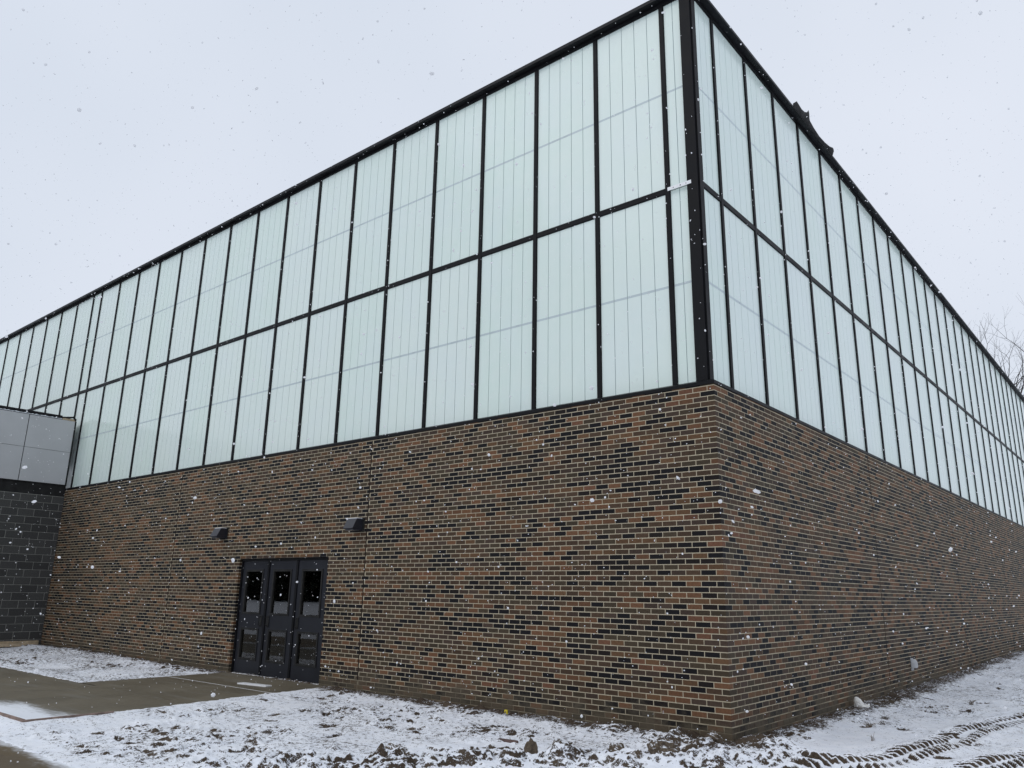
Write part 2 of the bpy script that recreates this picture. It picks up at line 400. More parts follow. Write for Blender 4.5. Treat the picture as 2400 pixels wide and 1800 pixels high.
    steep = sstep(0.35 + 0.3 * mound, 1.15 + 0.25 * mound, sl + 0.45 * np.maximum(0, toward))
    bare = bare + 0.5 * steep * (1 - edge_zone) * (1 - 0.8 * calm) - 0.12 * sstep(0.3, 0.15, np.abs(dr))
    wf = 0.30 + 0.16 * fbm(X * 1.1, Y * 1.1, 3, 80) + 0.12 * sstep(2, 6, Y) * sstep(14, 7, Y)
    wf = np.where(X < -11.2, wf * 0.45, wf)
    bare = bare + 0.42 * sstep(wf + 0.16, wf - 0.14, dl)
    gravel = sstep(-10.4, -10.8, X) * sstep(-2.9, -2.6, Y)
    bare = bare - 0.11 * mound + 0.10 * gravel + 0.035 * left + 0.10 * left * sstep(-0.15, 0.3, fbm(X * 0.8, Y * 1.4, 3, 90))
    bare = bare - 0.13 * sstep(-0.1, 0.3, fbm(X * 0.7 + 4, Y * 0.7, 2, 95))
    bare = np.where(near, bare, 0.1)
    H = np.where(near, H, -0.2)
    # drop everything under the building
    keep = ~((X < -0.35) & (Y > 0.35) & (Y < Y_END - 0.3) & (X > X_END + 0.5))
    idx = np.arange(X.size).reshape(X.shape)
    q = np.stack([idx[:-1, :-1], idx[:-1, 1:], idx[1:, 1:], idx[1:, :-1]], -1)
    kq = keep[:-1, :-1] | keep[:-1, 1:] | keep[1:, 1:] | keep[1:, :-1]
    q = q[kq].reshape(-1, 4)
    used = np.zeros(X.size, bool); used[q.ravel()] = True; remap = np.cumsum(used) - 1
    q = remap[q]; V = np.stack([X.ravel(), Y.ravel(), H.ravel()], -1)[used]
    me = bpy.data.meshes.new('ground')
    me.vertices.add(len(V)); me.vertices.foreach_set('co', V.astype(np.float32).ravel())
    me.loops.add(q.size); me.loops.foreach_set('vertex_index', q.ravel().astype(np.int32))
    me.polygons.add(len(q)); me.polygons.foreach_set('loop_start', (np.arange(len(q)) * 4).astype(np.int32))
    me.polygons.foreach_set('loop_total', np.full(len(q), 4, np.int32))
    me.polygons.foreach_set('use_smooth', np.ones(len(q), bool))
    me.update(calc_edges=True)
    ac = me.attributes.new('calm', 'FLOAT', 'POINT'); ac.data.foreach_set('value', np.maximum(calm, 0.35 * mound).ravel()[used].astype(np.float32))
    at = me.attributes.new('bare', 'FLOAT', 'POINT'); at.data.foreach_set('value', bare.ravel()[used].astype(np.float32))
    me.materials.append(M['ground'])
    o = link('ground', me); tag(o, kind='structure')
    def height(x, y):
        i = min(max(np.searchsorted(xs, x), 0), len(xs) - 1); j = min(max(np.searchsorted(ys, y), 0), len(ys) - 1); return float(H[j, i])
    return height
ground_z = make_ground()

# walkway of cast slabs, and the road along its front
walk = empty('walkway', (-9, -2, -0.157)); tag(walk, kind='structure')
def slab(poly, z1=-0.157, z0=-0.30, mat='slab', parent=walk, name='concrete_slab'):
    m = MB(); n = len(poly); vs = [(x, y, z0) for x, y in poly] + [(x, y, z1) for x, y in poly]
    fs = [tuple(range(n, 2 * n)), tuple(range(n - 1, -1, -1))] + [(i, (i + 1) % n, n + (i + 1) % n, n + i) for i in range(n)]
    m.add(vs, fs); o = m.build(name, M[mat], parent)
    return local(parent, o) if parent else o
slab([(-10.66, -1.212), (-7.22, -1.212), (-7.34, 0.10), (-10.66, 0.10)])
slab([(-10.61, -2.792), (-7.02, -2.792), (-7.2, -1.228), (-10.65, -1.228)])
slab([(-10.0, -4.93), (-6.86, -4.93), (-6.98, -2.80), (-10.0, -2.80)])
for k in range(3): slab([(-10.0 - 3.32 * (k + 1), -4.93), (-10.008 - 3.32 * k, -4.93), (-10.008 - 3.32 * k, -2.76), (-10.0 - 3.32 * (k + 1), -2.76)])
m = MB(); m.box(-10.64, -7.21, -1.226, -1.214, -0.25, -0.1545); local(walk, m.build('white_joint_strip', M['alu'], walk))
ro = slab([(-60, -8.4), (60, -8.4), (60, -5.39), (-60, -5.39)], -0.222, -0.4, 'road', None, 'road'); tag(ro, kind='structure')

# ================================================================== MAIN BUILDING
B = empty('sports_hall', (0, 0, 0))
tag(B, 'large hall with brown brick base and tall translucent panel walls in black frames', 'building')

# ---- bricks
PAL = [((0.064, 0.042, 0.028), 0.25), ((0.052, 0.041, 0.028), 0.16), ((0.055, 0.039, 0.031), 0.15), ((0.0062, 0.0060, 0.0085), 0.17), ((0.011, 0.0082, 0.008), 0.06),
       ((0.128, 0.067, 0.038), 0.09), ((0.112, 0.065, 0.036), 0.10), ((0.126, 0.063, 0.040), 0.02)]
PC = np.array([c for c, _ in PAL]) * (0.97, 0.91, 0.84); PP = np.array([p for _, p in PAL]); PP /= PP.sum()
H0 = 4
def brick_mesh_arrays(L, D, hgt, corner):
    """box brick, outer face at y=0, x 0..L; face edges eased"""
    c = 0.0022
    if corner:
        m = MB(); m.cbox(0, L, 0, D, 0, hgt, c); return m.v, m.f
    v = [(c, 0, c), (L - c, 0, c), (L - c, 0, hgt - c), (c, 0, hgt - c),
         (0, c, 0), (L, c, 0), (L, c, hgt), (0, c, hgt), (0, 0.03, 0), (L, 0.03, 0), (L, 0.03, hgt), (0, 0.03, hgt)]
    f = [(0, 1, 2, 3), (4, 5, 1, 0), (5, 6, 2, 1), (6, 7, 3, 2), (7, 4, 0, 3), (8, 9, 5, 4), (9, 10, 6, 5), (10, 11, 7, 6), (11, 8, 4, 7)]
    return v, f
JL = [-6.63, -13.37]; JR = [6.45, 13.1, 19.75, 26.4]
bricks = []      # wall(0 left,1 right), s0, s1, course, corner, colour, x/y origin
hh = CH - JT
def pick_row(n):
    """colours along a course, with short runs"""
    ids = rng.choice(len(PC), n, p=PP)
    for i in range(1, n):
        if rng.random() < 0.24: ids[i] = ids[i - 1]
    return ids
def wall_bricks(wall, length, joints, opening=None):
    for row in range(-H0, 61):
        z0 = row * CH + JT * 0.5
        stretch = (row % 2 == 0) == (wall == 0)      # corner brick lies along this wall
        first = BL if stretch else 0.1016
        edges = [0.0, first]
        while edges[-1] < length: edges.append(edges[-1] + BL)
        ids = pick_row(len(edges))
        se = np.array(edges); rr_ = np.full(len(edges), float(row)); rnd = rng.random(len(edges))
        ids[(fbm(se * 0.9 + rr_ * 0.06, rr_ * 0.16 + 50 * wall, 2, 5) > 0.20) & (rnd < 0.42)] = 3
        ids[(fbm(se * 0.8 - rr_ * 0.05 + 30, rr_ * 0.15 + 50 * wall, 2, 8) > 0.22) & (rnd > 0.70)] = 5
        for k in range(len(edges) - 1):
            a, b = edges[k], edges[k + 1] - JT
            if k == 0:
                if stretch: bricks.append((wall, 0.0, BL - JT, row, True, ids[0]))
                continue                              # the header side belongs to the other wall's corner brick
            parts = [(a, b)]
            for j in joints:
                nx = []
                for p, q in parts:
                    if p < j < q: nx += [(p, j - 0.012), (j + 0.012, q)]
                    elif q > j - 0.012 and p < j: nx.append((p, min(q, j - 0.012)))
                    elif p < j + 0.012 and q > j: nx.append((max(p, j + 0.012), q))
                    else: nx.append((p, q))
                parts = nx
            if opening and row * CH < opening[3] - 0.01 and (row + 1) * CH > opening[2]:
                nx = []
                for p, q in parts:
                    if q <= opening[0] or p >= opening[1]: nx.append((p, q, 1) if 0 <= p - opening[1] < 0.02 else (p, q))
                    else:
                        if p < opening[0]: nx.append((p, opening[0]))
                        if q > opening[1]: nx.append((opening[1], q, 1))
                parts = nx
            for pq in parts:
                p, q = pq[0], pq[1]
                if q - p > 0.02 and p < length: bricks.append((wall, p, min(q, length), row, len(pq) > 2, ids[k]))
wall_bricks(0, 20.15, [-j for j in JL], (-DX1, -DX0, DZ0, DZ1))
wall_bricks(1, Y_END - 0.02, JR)
# which bricks show largest from where the photographer stood
def shows(bk):
    wall, p, q, row, corner, ci = bk; z = row * CH + CH / 2; s = (p + q) / 2
    P = (-s, 0.0, z) if wall == 0 else (0.0, s, z); n = (0, -1, 0) if wall == 0 else (1, 0, 0)
    d = Vector(CAM) - Vector(P); return (q - p) * d.dot(Vector(n)) / d.length ** 3 * (1.25 if corner else 1.0)
order = sorted([i for i, b in enumerate(bricks) if b[3] >= -1 and b[2] - b[1] > 0.15], key=lambda i: -shows(bricks[i]))
single = set(order[:296])
cache = {}
mass_v, mass_f, mass_c = [], [], []
def place(wall, p, q, z, dj):
    """transform from brick space to the wall"""
    if wall == 0: return lambda v: (-q + v[0], v[1] + dj, v[2] + z)          # x runs from -q to -p
    return lambda v: (-(v[1] + dj), p + v[0], v[2] + z)
for i, (wall, p, q, row, corner, ci) in enumerate(bricks):
    L = q - p; z = row * CH + JT * 0.5; dj = float(np.clip(rng.normal(0, 0.0007), -0.0012, 0.0010)) - (0.006 if row < 0 else 0.0)
    if corner:
        dj = -0.006 if row < 0 else 0.0
        if p == 0.0 and row < 0: p = -0.006; L = q - p
    zj = 0 if corner else float(rng.normal(0, 0.0006))
    ci = int(ci); var = int(rng.integers(0, 3)); col = PC[ci] * (0.86, 1.0, 1.15)[var]
    if i in single:
        key = (round(L, 3), corner, ci, var)
        if key not in cache:
            v, f = brick_mesh_arrays(L, 0.0916, hh, corner)
            me = bpy.data.meshes.new('brick'); me.from_pydata(v, [], f); me.materials.append(M['brick'])
            at = me.attributes.new('col', 'FLOAT_COLOR', 'POINT'); at.data.foreach_set('color', np.tile([*col, 1.0], len(v)).astype(np.float32))
            cache[key] = me
        o = link('brick', cache[key], B)
        if wall == 0: o.location = (-q, dj, z + zj)
        else:
            o.location = (-dj, p, z + zj); o.rotation_euler = (0, 0, math.pi / 2)
        continue
    v, f = brick_mesh_arrays(L, 0.0916, hh, corner); T = place(wall, p, q, z + zj, dj)
    b0 = len(mass_v); mass_v += [T(t) for t in v]; mass_f += [tuple(b0 + k for k in ff) for ff in f]
    mass_c += [(*col, 1.0)] * len(v)
# right wall bricks: local x -> +y, local y -> -x (keeps winding)
me = bpy.data.meshes.new('brick_courses'); me.from_pydata(mass_v, [], mass_f); me.materials.append(M['brick'])
at = me.attributes.new('col', 'FLOAT_COLOR', 'POINT'); at.data.foreach_set('color', np.array(mass_c, np.float32).ravel())
tag(link('brick_courses', me, B), kind='stuff')

# ---- mortar backing (wall cores), set back behind the brick faces
mr = 0.0026
m = MB()
for (x0, x1, z0, z1) in ((-20.15, DX0 - 0.006, Z_BASE, 4.07), (DX0 - 0.0055, DX0, DZ1 - 0.02, 4.07), (DX0, DX1, DZ1, 4.07), (DX1, -mr - 0.1, Z_BASE, 4.07), (DX0, DX1, Z_BASE, DZ0 - 0.02)):
    m.box(x0, x1, mr, 0.30, z0, z1)
m.box(-0.1 - mr, -mr, mr, 0.30, Z_BASE, 4.07)
m.build('wall_core', M['mortar'], B)
m = MB(); m.box(-0.30, -mr, 0.302, Y_END, Z_BASE, 4.07); m.build('wall_core', M['mortar'], B)
# the lower courses stand proud: mortar for them
m = MB(); m.box(DX1, 0.0015, -0.0015, mr + 0.002, Z_BASE, -0.004); m.box(-20.15, DX0, -0.0015, mr + 0.002, Z_BASE, -0.004); m.build('base_mortar', M['mortar'], B)
m = MB(); m.box(-mr - 0.002, 0.0015, mr + 0.004, Y_END, Z_BASE, -0.004); m.build('base_mortar', M['mortar'], B)
# thin drip flashing on the ledge
m = MB(); m.box(DX1 + 0.01, 0.010, -0.010, 0.02, -0.0052, 0.0045); m.build('ledge_flashing', M['mortar'], B)
m = MB(); m.box(-20.1, DX0 - 0.01, -0.010, 0.02, -0.0052, 0.0045); m.build('ledge_flashing', M['mortar'], B)
m = MB(); m.box(-0.02, 0.010, 0.021, Y_END - 0.05, -0.0052, 0.0045); m.build('ledge_flashing', M['mortar'], B)
for x in JL:
    m = MB(); m.box(x - 0.0122, x + 0.0122, 0.0004, 0.0024, -0.2, 4.06); m.build('sealant_joint', M['sealant'], B)
for y in JR:
    m = MB(); m.box(-0.0024, -0.0004, y - 0.0122, y + 0.0122, -0.2, 4.06); m.build('sealant_joint', M['sealant'], B)

# ---- sill flashing
def wedge(m, prof, wall, s0, s1):
    """extrude a (depth, z) profile along a wall; depth grows into the building"""
    n = len(prof); P = (lambda s, d, z: (-s, d, z)) if wall == 0 else (lambda s, d, z: (-d, s, z))
    # mitre at the corner: start of run follows the depth
    vs = [P(s0 + (d if s0 == 0 else 0), d, z) for d, z in prof] + [P(s1, d, z) for d, z in prof]
    fs = [(i, (i + 1) % n, n + (i + 1) % n, n + i) for i in range(n)] + [tuple(range(n - 1, -1, -1)), tuple(range(n, 2 * n))]
    m.add(vs, fs)
SILLP = [(-0.012, 4.083), (-0.012, 4.127), (0.105, 4.175), (0.20, 4.19), (0.20, 4.095), (0.0, 4.083)]
for wall, L in ((0, -X_END), (1, Y_END)):
    m = MB(); wedge(m, SILLP, wall, 0, L); m.build('sill_flashing', M['black'], B)
    m = MB(); wedge(m, [(0.03, 4.0705), (0.03, 4.0825), (0.2, 4.0825), (0.2, 4.0705)], wall, 0, L); m.build('sill_gap', M['gap'], B)
    # head rail, then the coping over it
    m = MB(); wedge(m, [(A - 0.004, 10.205), (A - 0.004, 10.262), (0.24, 10.262), (0.24, 10.205)], wall, 0, L); m.build('head_rail', M['black'], B)
    m = MB(); wedge(m, [(0.030, 10.266), (0.012, 10.266), (0.012, 10.272), (0.022, 10.278), (0.022, 10.334), (0.05, 10.343), (0.45, 10.355), (0.45, 10.264)], wall, 0, L); m.build('coping', M['fascia'], B)
# coping lap joints
for s in np.arange(3.2, 30, 3.05):
    m = MB(); m.box(-s - 0.004, -s + 0.004, 0.0195, 0.05, 10.282, 10.336); m.build('coping_lap', M['fascia'], B)
    if s < 27:
        m = MB(); m.box(-0.05, -0.0195, s + 0.8, s + 0.808, 10.282, 10.336); m.build('coping_lap', M['fascia'], B)
m = MB(); m.box(X_END, -0.4, 0.4, Y_END, 10.2, 10.3); m.build('roof', M['roof'], B)
m = MB(); m.box(X_END, X_END + 0.2, 0.3, Y_END, -0.5, 10.2); m.box(X_END + 0.2, -0.31, Y_END - 0.2, Y_END, -0.5, 10.2); m.build('rear_wall', M['roof'], B)
m = MB(); m.box(X_END, -20.16, 0.02, 0.3, -0.5, 4.07); m.build('rear_wall', M['roof'], B)

# ---- corner post, mullions, transoms
m = MB(); m.box(-0.288, -0.128, A - 0.03, 0.26, 4.17, 10.204); m.box(-0.1279, -0.106, A + 0.012, 0.24, 4.17, 10.204); m.build('corner_post', M['black'], B)
MW = 0.072
def bar_mesh(L, wd, dp):
    """bar along z with a shallow cap groove"""
    m = MB(); m.cbox(-wd / 2, wd / 2, 0, dp, 0, L, 0.003); return m.mesh('mullion', M['black'])
me_mull = bar_mesh(10.204 - 4.165, MW, 0.09)
for x in ML:
    o = link('mullion', me_mull, B); o.location = (x, A, 4.165)
for y in MR:
    o = link('mullion', me_mull, B); o.location = (-A, y, 4.165); o.rotation_euler = (0, 0, math.pi / 2)
bays_l = [(-0.288 + 0.0, ML[0] + MW / 2)] + [(ML[k] - MW / 2, ML[k + 1] + MW / 2) for k in range(len(ML) - 1)]    # (right end, left end)
bays_r = [(0.24, MR[0] - MW / 2)] + [(MR[k] + MW / 2, MR[k + 1] - MW / 2) for k in range(len(MR) - 1)]
tr_cache = {}
def transom(L):
    k = round(L, 3)
    if k not in tr_cache:
        m = MB(); m.cbox(0.0005, L - 0.0005, 0.004, 0.085, Z_T0, Z_T1, 0.003); tr_cache[k] = m.mesh('transom', M['black'])
    return tr_cache[k]
pan_cache = {}
def panel_mesh(L, z0, z1, n):
    k = (round(L, 3), round(z0, 2), n)
    if k in pan_cache: return pan_cache[k]
    m = MB(); g = 0.0045; wds = L / n
    for i in range(n):
        a = i * wds + (g if i else 0.004); b = (i + 1) * wds - (g if i < n - 1 else 0.004)
        m.cbox(a, b, 0.0, 0.012, z0 + 0.003, z1 - 0.003, 0.0015, 0)
    m.add([(0, 0.011, z0), (L, 0.011, z0), (L, 0.011, z1), (0, 0.011, z1)], [(0, 1, 2, 3)], 1)
    pan_cache[k] = m.mesh('panel', [M['panel'], M['rib']]); return pan_cache[k]
gb_cache = {}
def girt_shadow_mesh(L, n):  # thin strips on the panel face, painted as the hidden girt's shadow
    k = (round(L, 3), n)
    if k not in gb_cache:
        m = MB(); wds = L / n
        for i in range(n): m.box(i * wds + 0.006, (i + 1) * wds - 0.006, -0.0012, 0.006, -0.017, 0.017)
        gb_cache[k] = m.mesh('girt_shadow_strip', M['girt_shadow'])
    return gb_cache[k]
PD = A + 0.026
for wall, bays in ((0, bays_l), (1, bays_r)):
    for bi, (e0, e1) in enumerate(bays):
        L = abs(e1 - e0); n = 5 if L > 0.9 else (3 if L > 0.45 else 2)
        for (z0, z1, zg) in ((4.18, Z_T0, 5.605), (Z_T1, 10.21, 8.68)):
            if wall == 0 and bi == 0:      # no transom in the narrow corner bay
                if z0 < 5: z1 = 7.062
                else: z0 = 7.07
            o = link('panel', panel_mesh(L, z0, z1, n), B); g = link('girt_shadow_strip', girt_shadow_mesh(L, n), o); g.location = (0, 0, zg)
            if wall == 0: o.location = (min(e0, e1), PD, 0)
            else: o.location = (-PD, e0, 0); o.rotation_euler = (0, 0, math.pi / 2)
        if not (wall == 0 and bi == 0):
            o = link('transom', transom(L), B)
            if wall == 0: o.location = (min(e0, e1), A, 0)
            else: o.location = (-A, e0, 0); o.rotation_euler = (0, 0, math.pi / 2)

# ---- doors
m = MB()
FY0, FY1 = 0.055, 0.16
m.box(DX0 + 0.001, -10.522, FY0, FY1, DZ0 + 0.002, DZ1 - 0.002); m.box(-7.732, DX1 - 0.001, FY0, FY1, DZ0 + 0.002, DZ1 - 0.002)
m.box(-10.5215, -7.7325, FY0, FY1, 1.99, DZ1 - 0.002)
m.box(-9.632, -9.575, FY0 + 0.004, FY1, DZ0 + 0.002, 1.9895); m.box(-8.69, -8.633, FY0 + 0.004, FY1, DZ0 + 0.002, 1.9895)
m.build('door_frame', M['black'], B)
m = MB(); m.box(DX0, DX1, 0.02, 0.2, DZ0 - 0.02, DZ0 + 0.006); m.build('threshold', M['alu'], B)
m = MB(); m.box(DX0 - 0.02, DX1 + 0.02, 0.004, 0.05, DZ1 - 0.0015, DZ1 + 0.006); m.build('lintel_angle', M['block_mortar'], B)
LY0, LY1 = 0.075, 0.12
for (x0, x1, hx, state) in ((-10.517, -9.637, 1, 'l'), (-9.570, -8.695, -1, 'm'), (-8.628, -7.737, -1, 'r')):
    a, b = x0 + 0.135, x1 - 0.15
    m = MB(); zb, zt = -0.145, 1.985
    m.box(x0, a, LY0, LY1, zb, zt); m.box(b, x1, LY0, LY1, zb, zt)
    for (z0, z1) in ((zb, 0.115), (0.69, 0.975), (1.81, zt)): m.box(a + 0.0002, b - 0.0002, LY0, LY1, z0, z1)
    d = m.build('door', M['leaf'], B)
    for (z0, z1) in ((0.115, 0.69), (0.975, 1.81)):
        m = MB(); t = 0.026
        m.box(a - 0.012, a + t, LY0 - 0.012, LY1 + 0.01, z0 - 0.012, z1 + 0.012); m.box(b - t, b + 0.012, LY0 - 0.012, LY1 + 0.01, z0 - 0.012, z1 + 0.012)
        m.box(a + t + 0.0002, b - t - 0.0002, LY0 - 0.012, LY1 + 0.01, z0 - 0.012, z0 + t); m.box(a + t + 0.0002, b - t - 0.0002, LY0 - 0.012, LY1 + 0.01, z1 - t, z1 + 0.012)
        m.build('glazing_bead', M['gap'], d)
        m = MB(); m.box(a + t - 0.003, b - t + 0.003, 0.096, 0.102, z0 + t - 0.003, z1 - t + 0.003); m.build('glass', M['glass'], d)
    hxp = x1 - 0.085 if hx > 0 else x0 + 0.085
    m = MB(); m.cbox(hxp - 0.04, hxp + 0.04, LY0 - 0.012, LY0 - 0.0005, 0.74, 0.95, 0.003); m.tube([(hxp, LY0 - 0.012, 0.76), (hxp, LY0 - 0.05, 0.77), (hxp, LY0 - 0.05, 0.92), (hxp, LY0 - 0.012, 0.93)], [0.01] * 4, 8)
    m.build('pull_handle', M['gap'], d)
# lobby behind the glass
m = MB(); m.box(-12.5, -6.0, 1.6, 1.7, -0.16, 2.8); m.box(-12.5, -6.0, 0.31, 1.6, -0.2, -0.161); m.build('lobby', M['inside'], B)
m = MB(); m.cbox(-9.05, -8.8, 0.7, 0.95, 0.0, 1.25, 0.02); m.build('lobby_cabinet', M['red'], B)

# ================================================================== ANNEX (block wall under grey cladding)
X = empty('annex', (X_BLOCK, -1, 0)); tag(X, 'low annex with dark block wall under a band of flat grey cladding panels', 'building')
bw, bh, jb = 0.4064, 0.2032, 0.010
m = MB(); m.cbox(0, bw - jb, 0, 0.1, 0, bh - jb, 0.003); me_full = m.mesh('block', M['block'])
cut = {}
mass = MB()
for row in range(-1, 19):
    z = 0.034 + row * bh; off = -0.118 if row % 2 else -0.118 + bw / 2     # head joints as measured
    edges = [0.0]; e = off
    while e > -0.001: e -= bw
    if e > -0.04: e -= bw
    edges.append(e)
    while edges[-1] > -4.9: edges.append(edges[-1] - bw)
    for k in range(len(edges) - 1):
        y1, y0 = edges[k], edges[k + 1] + jb; L = y1 - y0
        if k == 0: y1 -= 0.004; L = y1 - y0
        if L < 0.03: continue
        if edges[k] < -2.9:
            mass.cbox(X_BLOCK - 0.1, X_BLOCK, y0, y1, z, z + bh - jb, 0.003); continue
        key = round(L, 3)
        if abs(L - (bw - jb)) < 1e-3: me_ = me_full
        else:
            if key not in cut: q = MB(); q.cbox(0, L, 0, 0.1, 0, bh - jb, 0.003); cut[key] = q.mesh('block', M['block'])
            me_ = cut[key]
        o = link('block', me_, X); o.location = (X_BLOCK + rng.normal(0, 0.0008), y0, z); o.rotation_euler = (0, 0, math.pi / 2); local(X, o)
tag(local(X, mass.build('block_courses', M['block'], X)), kind='stuff')
m = MB(); m.box(X_BLOCK - 0.3, X_BLOCK - 0.004, -5.3, -0.003, -0.4, 3.895); local(X, m.build('wall_core', M['block_mortar'], X))
m = MB(); m.box(X_BLOCK - 0.32, X_BLOCK - 0.03, -5.3, -0.003, 3.895, 4.235); local(X, m.build('soffit_band', M['gap'], X))
m = MB(); m.box(X_BLOCK - 0.32, X_BLOCK - 0.002, -5.3, -0.003, 4.205, 6.09); local(X, m.build('cladding_core', M['gap'], X))
for (y0, y1) in ((-1.255, -0.055), (-2.48, -1.275), (-3.7, -2.495), (-5.3, -3.715)):
    for (z0, z1) in ((4.237, 5.166), (5.174, 6.085)):
        q = MB(); q.cbox(X_BLOCK, X_BLOCK + 0.022, y0, y1, z0, z1, 0.002); local(X, q.build('cladding_panel', M['grey_panel'], X))
m = MB(); m.box(X_BLOCK - 0.001, X_BLOCK + 0.026, -5.3, -0.4, 6.088, 6.10); m.box(X_BLOCK - 0.34, X_BLOCK + 0.034, -5.3, -0.42, 6.135, 6.20); local(X, m.build('parapet_coping', M['fascia'], X))
# coping lies ragged at the building end: snow along it, torn membrane and bare blocking
m = MB()
yy = np.linspace(-5.25, -0.42, 104)
for k in range(len(yy) - 1):
    h = 0.012 + 0.016 * abs(math.sin(k * 1.7) * math.cos(k * 0.61)); o_ = 0.012 * math.sin(k * 0.9)
    m.box(X_BLOCK - 0.2, X_BLOCK + 0.024 + 0.006 * math.sin(k * 2.3), yy[k], yy[k + 1], 6.1005, 6.1005 + h)
local(X, m.build('snow_line', M['snow'], X))
m = MB(); m.box(X_BLOCK - 0.3, X_BLOCK + 0.012, -0.40, -0.02, 6.09, 6.15); local(X, m.build('wood_blocking', M['wood'], X))
m = MB()
pts = [(-0.62, 6.16, 0.05), (-0.5, 6.21, 0.06), (-0.42, 6.17, 0.05), (-0.33, 6.185, 0.03), (-0.24, 6.20, 0.045), (-0.15, 6.215, 0.05), (-0.10, 6.255, 0.055), (-0.08, 6.19, 0.03), (-0.03, 6.17, 0.03)]
low = [6.13, 6.125, 6.13, 6.15, 6.14, 6.165, 6.175, 6.12, 6.09]
vs = []; fs = []
for (y, z, d), lz in zip(pts, low): vs += [(X_BLOCK + d, y, z), (X_BLOCK + d * 0.7, y, lz), (X_BLOCK + d - 0.008, y, z), (X_BLOCK + d * 0.7 - 0.008, y, lz)]
for k in range(len(pts) - 1):
    a, b = 4 * k, 4 * k + 4; fs += [(a, a + 1, b + 1, b), (a + 2, b + 2, b + 3, a + 3), (a, b, b + 2, a + 2), (a + 1, a + 3, b + 3, b + 1)]
m.add(vs, fs); local(X, m.build('torn_flashing', M['gap'], X))
m = MB(); m.box(X_BLOCK - 9, X_BLOCK - 0.35, -5.3, -0.02, 6.0, 6.09); m.box(X_BLOCK - 9, X_BLOCK - 0.33, -5.3, -5.0, -0.4, 5.99); local(X, m.build('roof', M['roof'], X))

# ================================================================== FITTINGS AND LOOSE THINGS
def wall_lamp(x0, x1, label):
    t = empty('wall_lamp', ((x0 + x1) / 2, 0, 2.57)); tag(t, label, 'lamp', 'wall lamps over the doors')
    m = MB(); za, zb = 2.475, 2.672
    prof = [(-0.012, zb), (-0.145, zb), (-0.232, za + 0.028), (-0.225, za + 0.012), (-0.05, za), (-0.012, za)]
    n = len(prof); vs = [(x0, d, z) for d, z in prof] + [(x1, d, z) for d, z in prof]
    m.add(vs, [tuple(range(n)), tuple(range(2 * n - 1, n - 1, -1))] + [(i, n + i, n + (i + 1) % n, (i + 1) % n) for i in range(n)])
    local(t, m.build('housing', M['lamp'], t))
    m = MB(); m.cbox(x0 + 0.035, x1 - 0.035, -0.205, -0.06, za - 0.012, za + 0.008, 0.003); local(t, m.build('lens', M['lens'], t))
    m = MB(); m.cbox(x0 + 0.03, x1 + 0.045, -0.014, -0.001, za - 0.03, zb + 0.02, 0.003); m.tube([(x1 + 0.03, -0.014, 2.66), (x1 + 0.03, -0.035, 2.66)], [0.016, 0.016], 8); local(t, m.build('back_plate', M['gap'], t))
    m = MB(); m.cbox(x0 + 0.004, x1 - 0.004, -0.143, -0.016, zb + 0.0005, zb + 0.011, 0.004); local(t, m.build('snow_cap', M['snow'], t))
wall_lamp(-11.44, -11.17, 'dark wedge wall lamp left of the doors, the farther of the two')
wall_lamp(-7.0, -6.74, 'dark wedge wall lamp up right of the doors beside the wall joint')

t = empty('metal_strap', (-0.4, A, 7.066)); tag(t, 'short white metal strap with holes bridging the narrow pane beside the corner post', 'strap')
m = MB(); m.cbox(-0.592, -0.222, A - 0.036, A - 0.0305, 7.04, 7.094, 0.001); local(t, m.build('bar', M['alu'], t))
for hx in (-0.50, -0.39, -0.30):
    m = MB(); m.tube([(hx, A - 0.0368, 7.066), (hx, A - 0.034, 7.066)], [0.008 if hx != -0.39 else 0.010] * 2, 8); local(t, m.build('screw_hole', M['gap'], t))

# membrane blown loose from the coping on the right-hand wall
m = MB()
prof = [(4.02, 10.36, -0.02), (4.10, 10.43, 0.03), (4.18, 10.40, 0.04), (4.32, 10.375, 0.04), (4.46, 10.385, 0.05), (4.58, 10.44, 0.06), (4.66, 10.52, 0.06), (4.69, 10.55, 0.05), (4.71, 10.44, 0.04), (4.76, 10.37, 0.03), (5.0, 10.32, 0.025), (5.3, 10.295, 0.02), (5.6, 10.30, 0.03), (5.86, 10.33, 0.045), (6.02, 10.375, 0.06), (6.07, 10.37, 0.05), (6.10, 10.32, 0.02)]
vs = []; fs = []
for (y, z, b) in prof:
    for q in np.linspace(0, 1, 6):
        zz = 10.235 + (z - 10.235) * q; xx = 0.012 + b * math.sin(q * 2.2)
        vs += [(xx, y, zz), (xx - 0.006, y, zz + 0.001)]
for k in range(len(prof) - 1):
    for q in range(5):
        a = k * 12 + q * 2; b = a + 12
        fs += [(a, b, b + 2, a + 2), (a + 1, a + 3, b + 3, b + 1)]
    a = k * 12; b = a + 12; fs += [(a, a + 1, b + 1, b), (a + 10, b + 10, b + 11, a + 11)]
m.add(vs, fs)
tag(m.build('loose_roof_flashing', M['gap'], None, True), 'black roof flashing torn loose and curling up from the right roof edge', 'flashing')

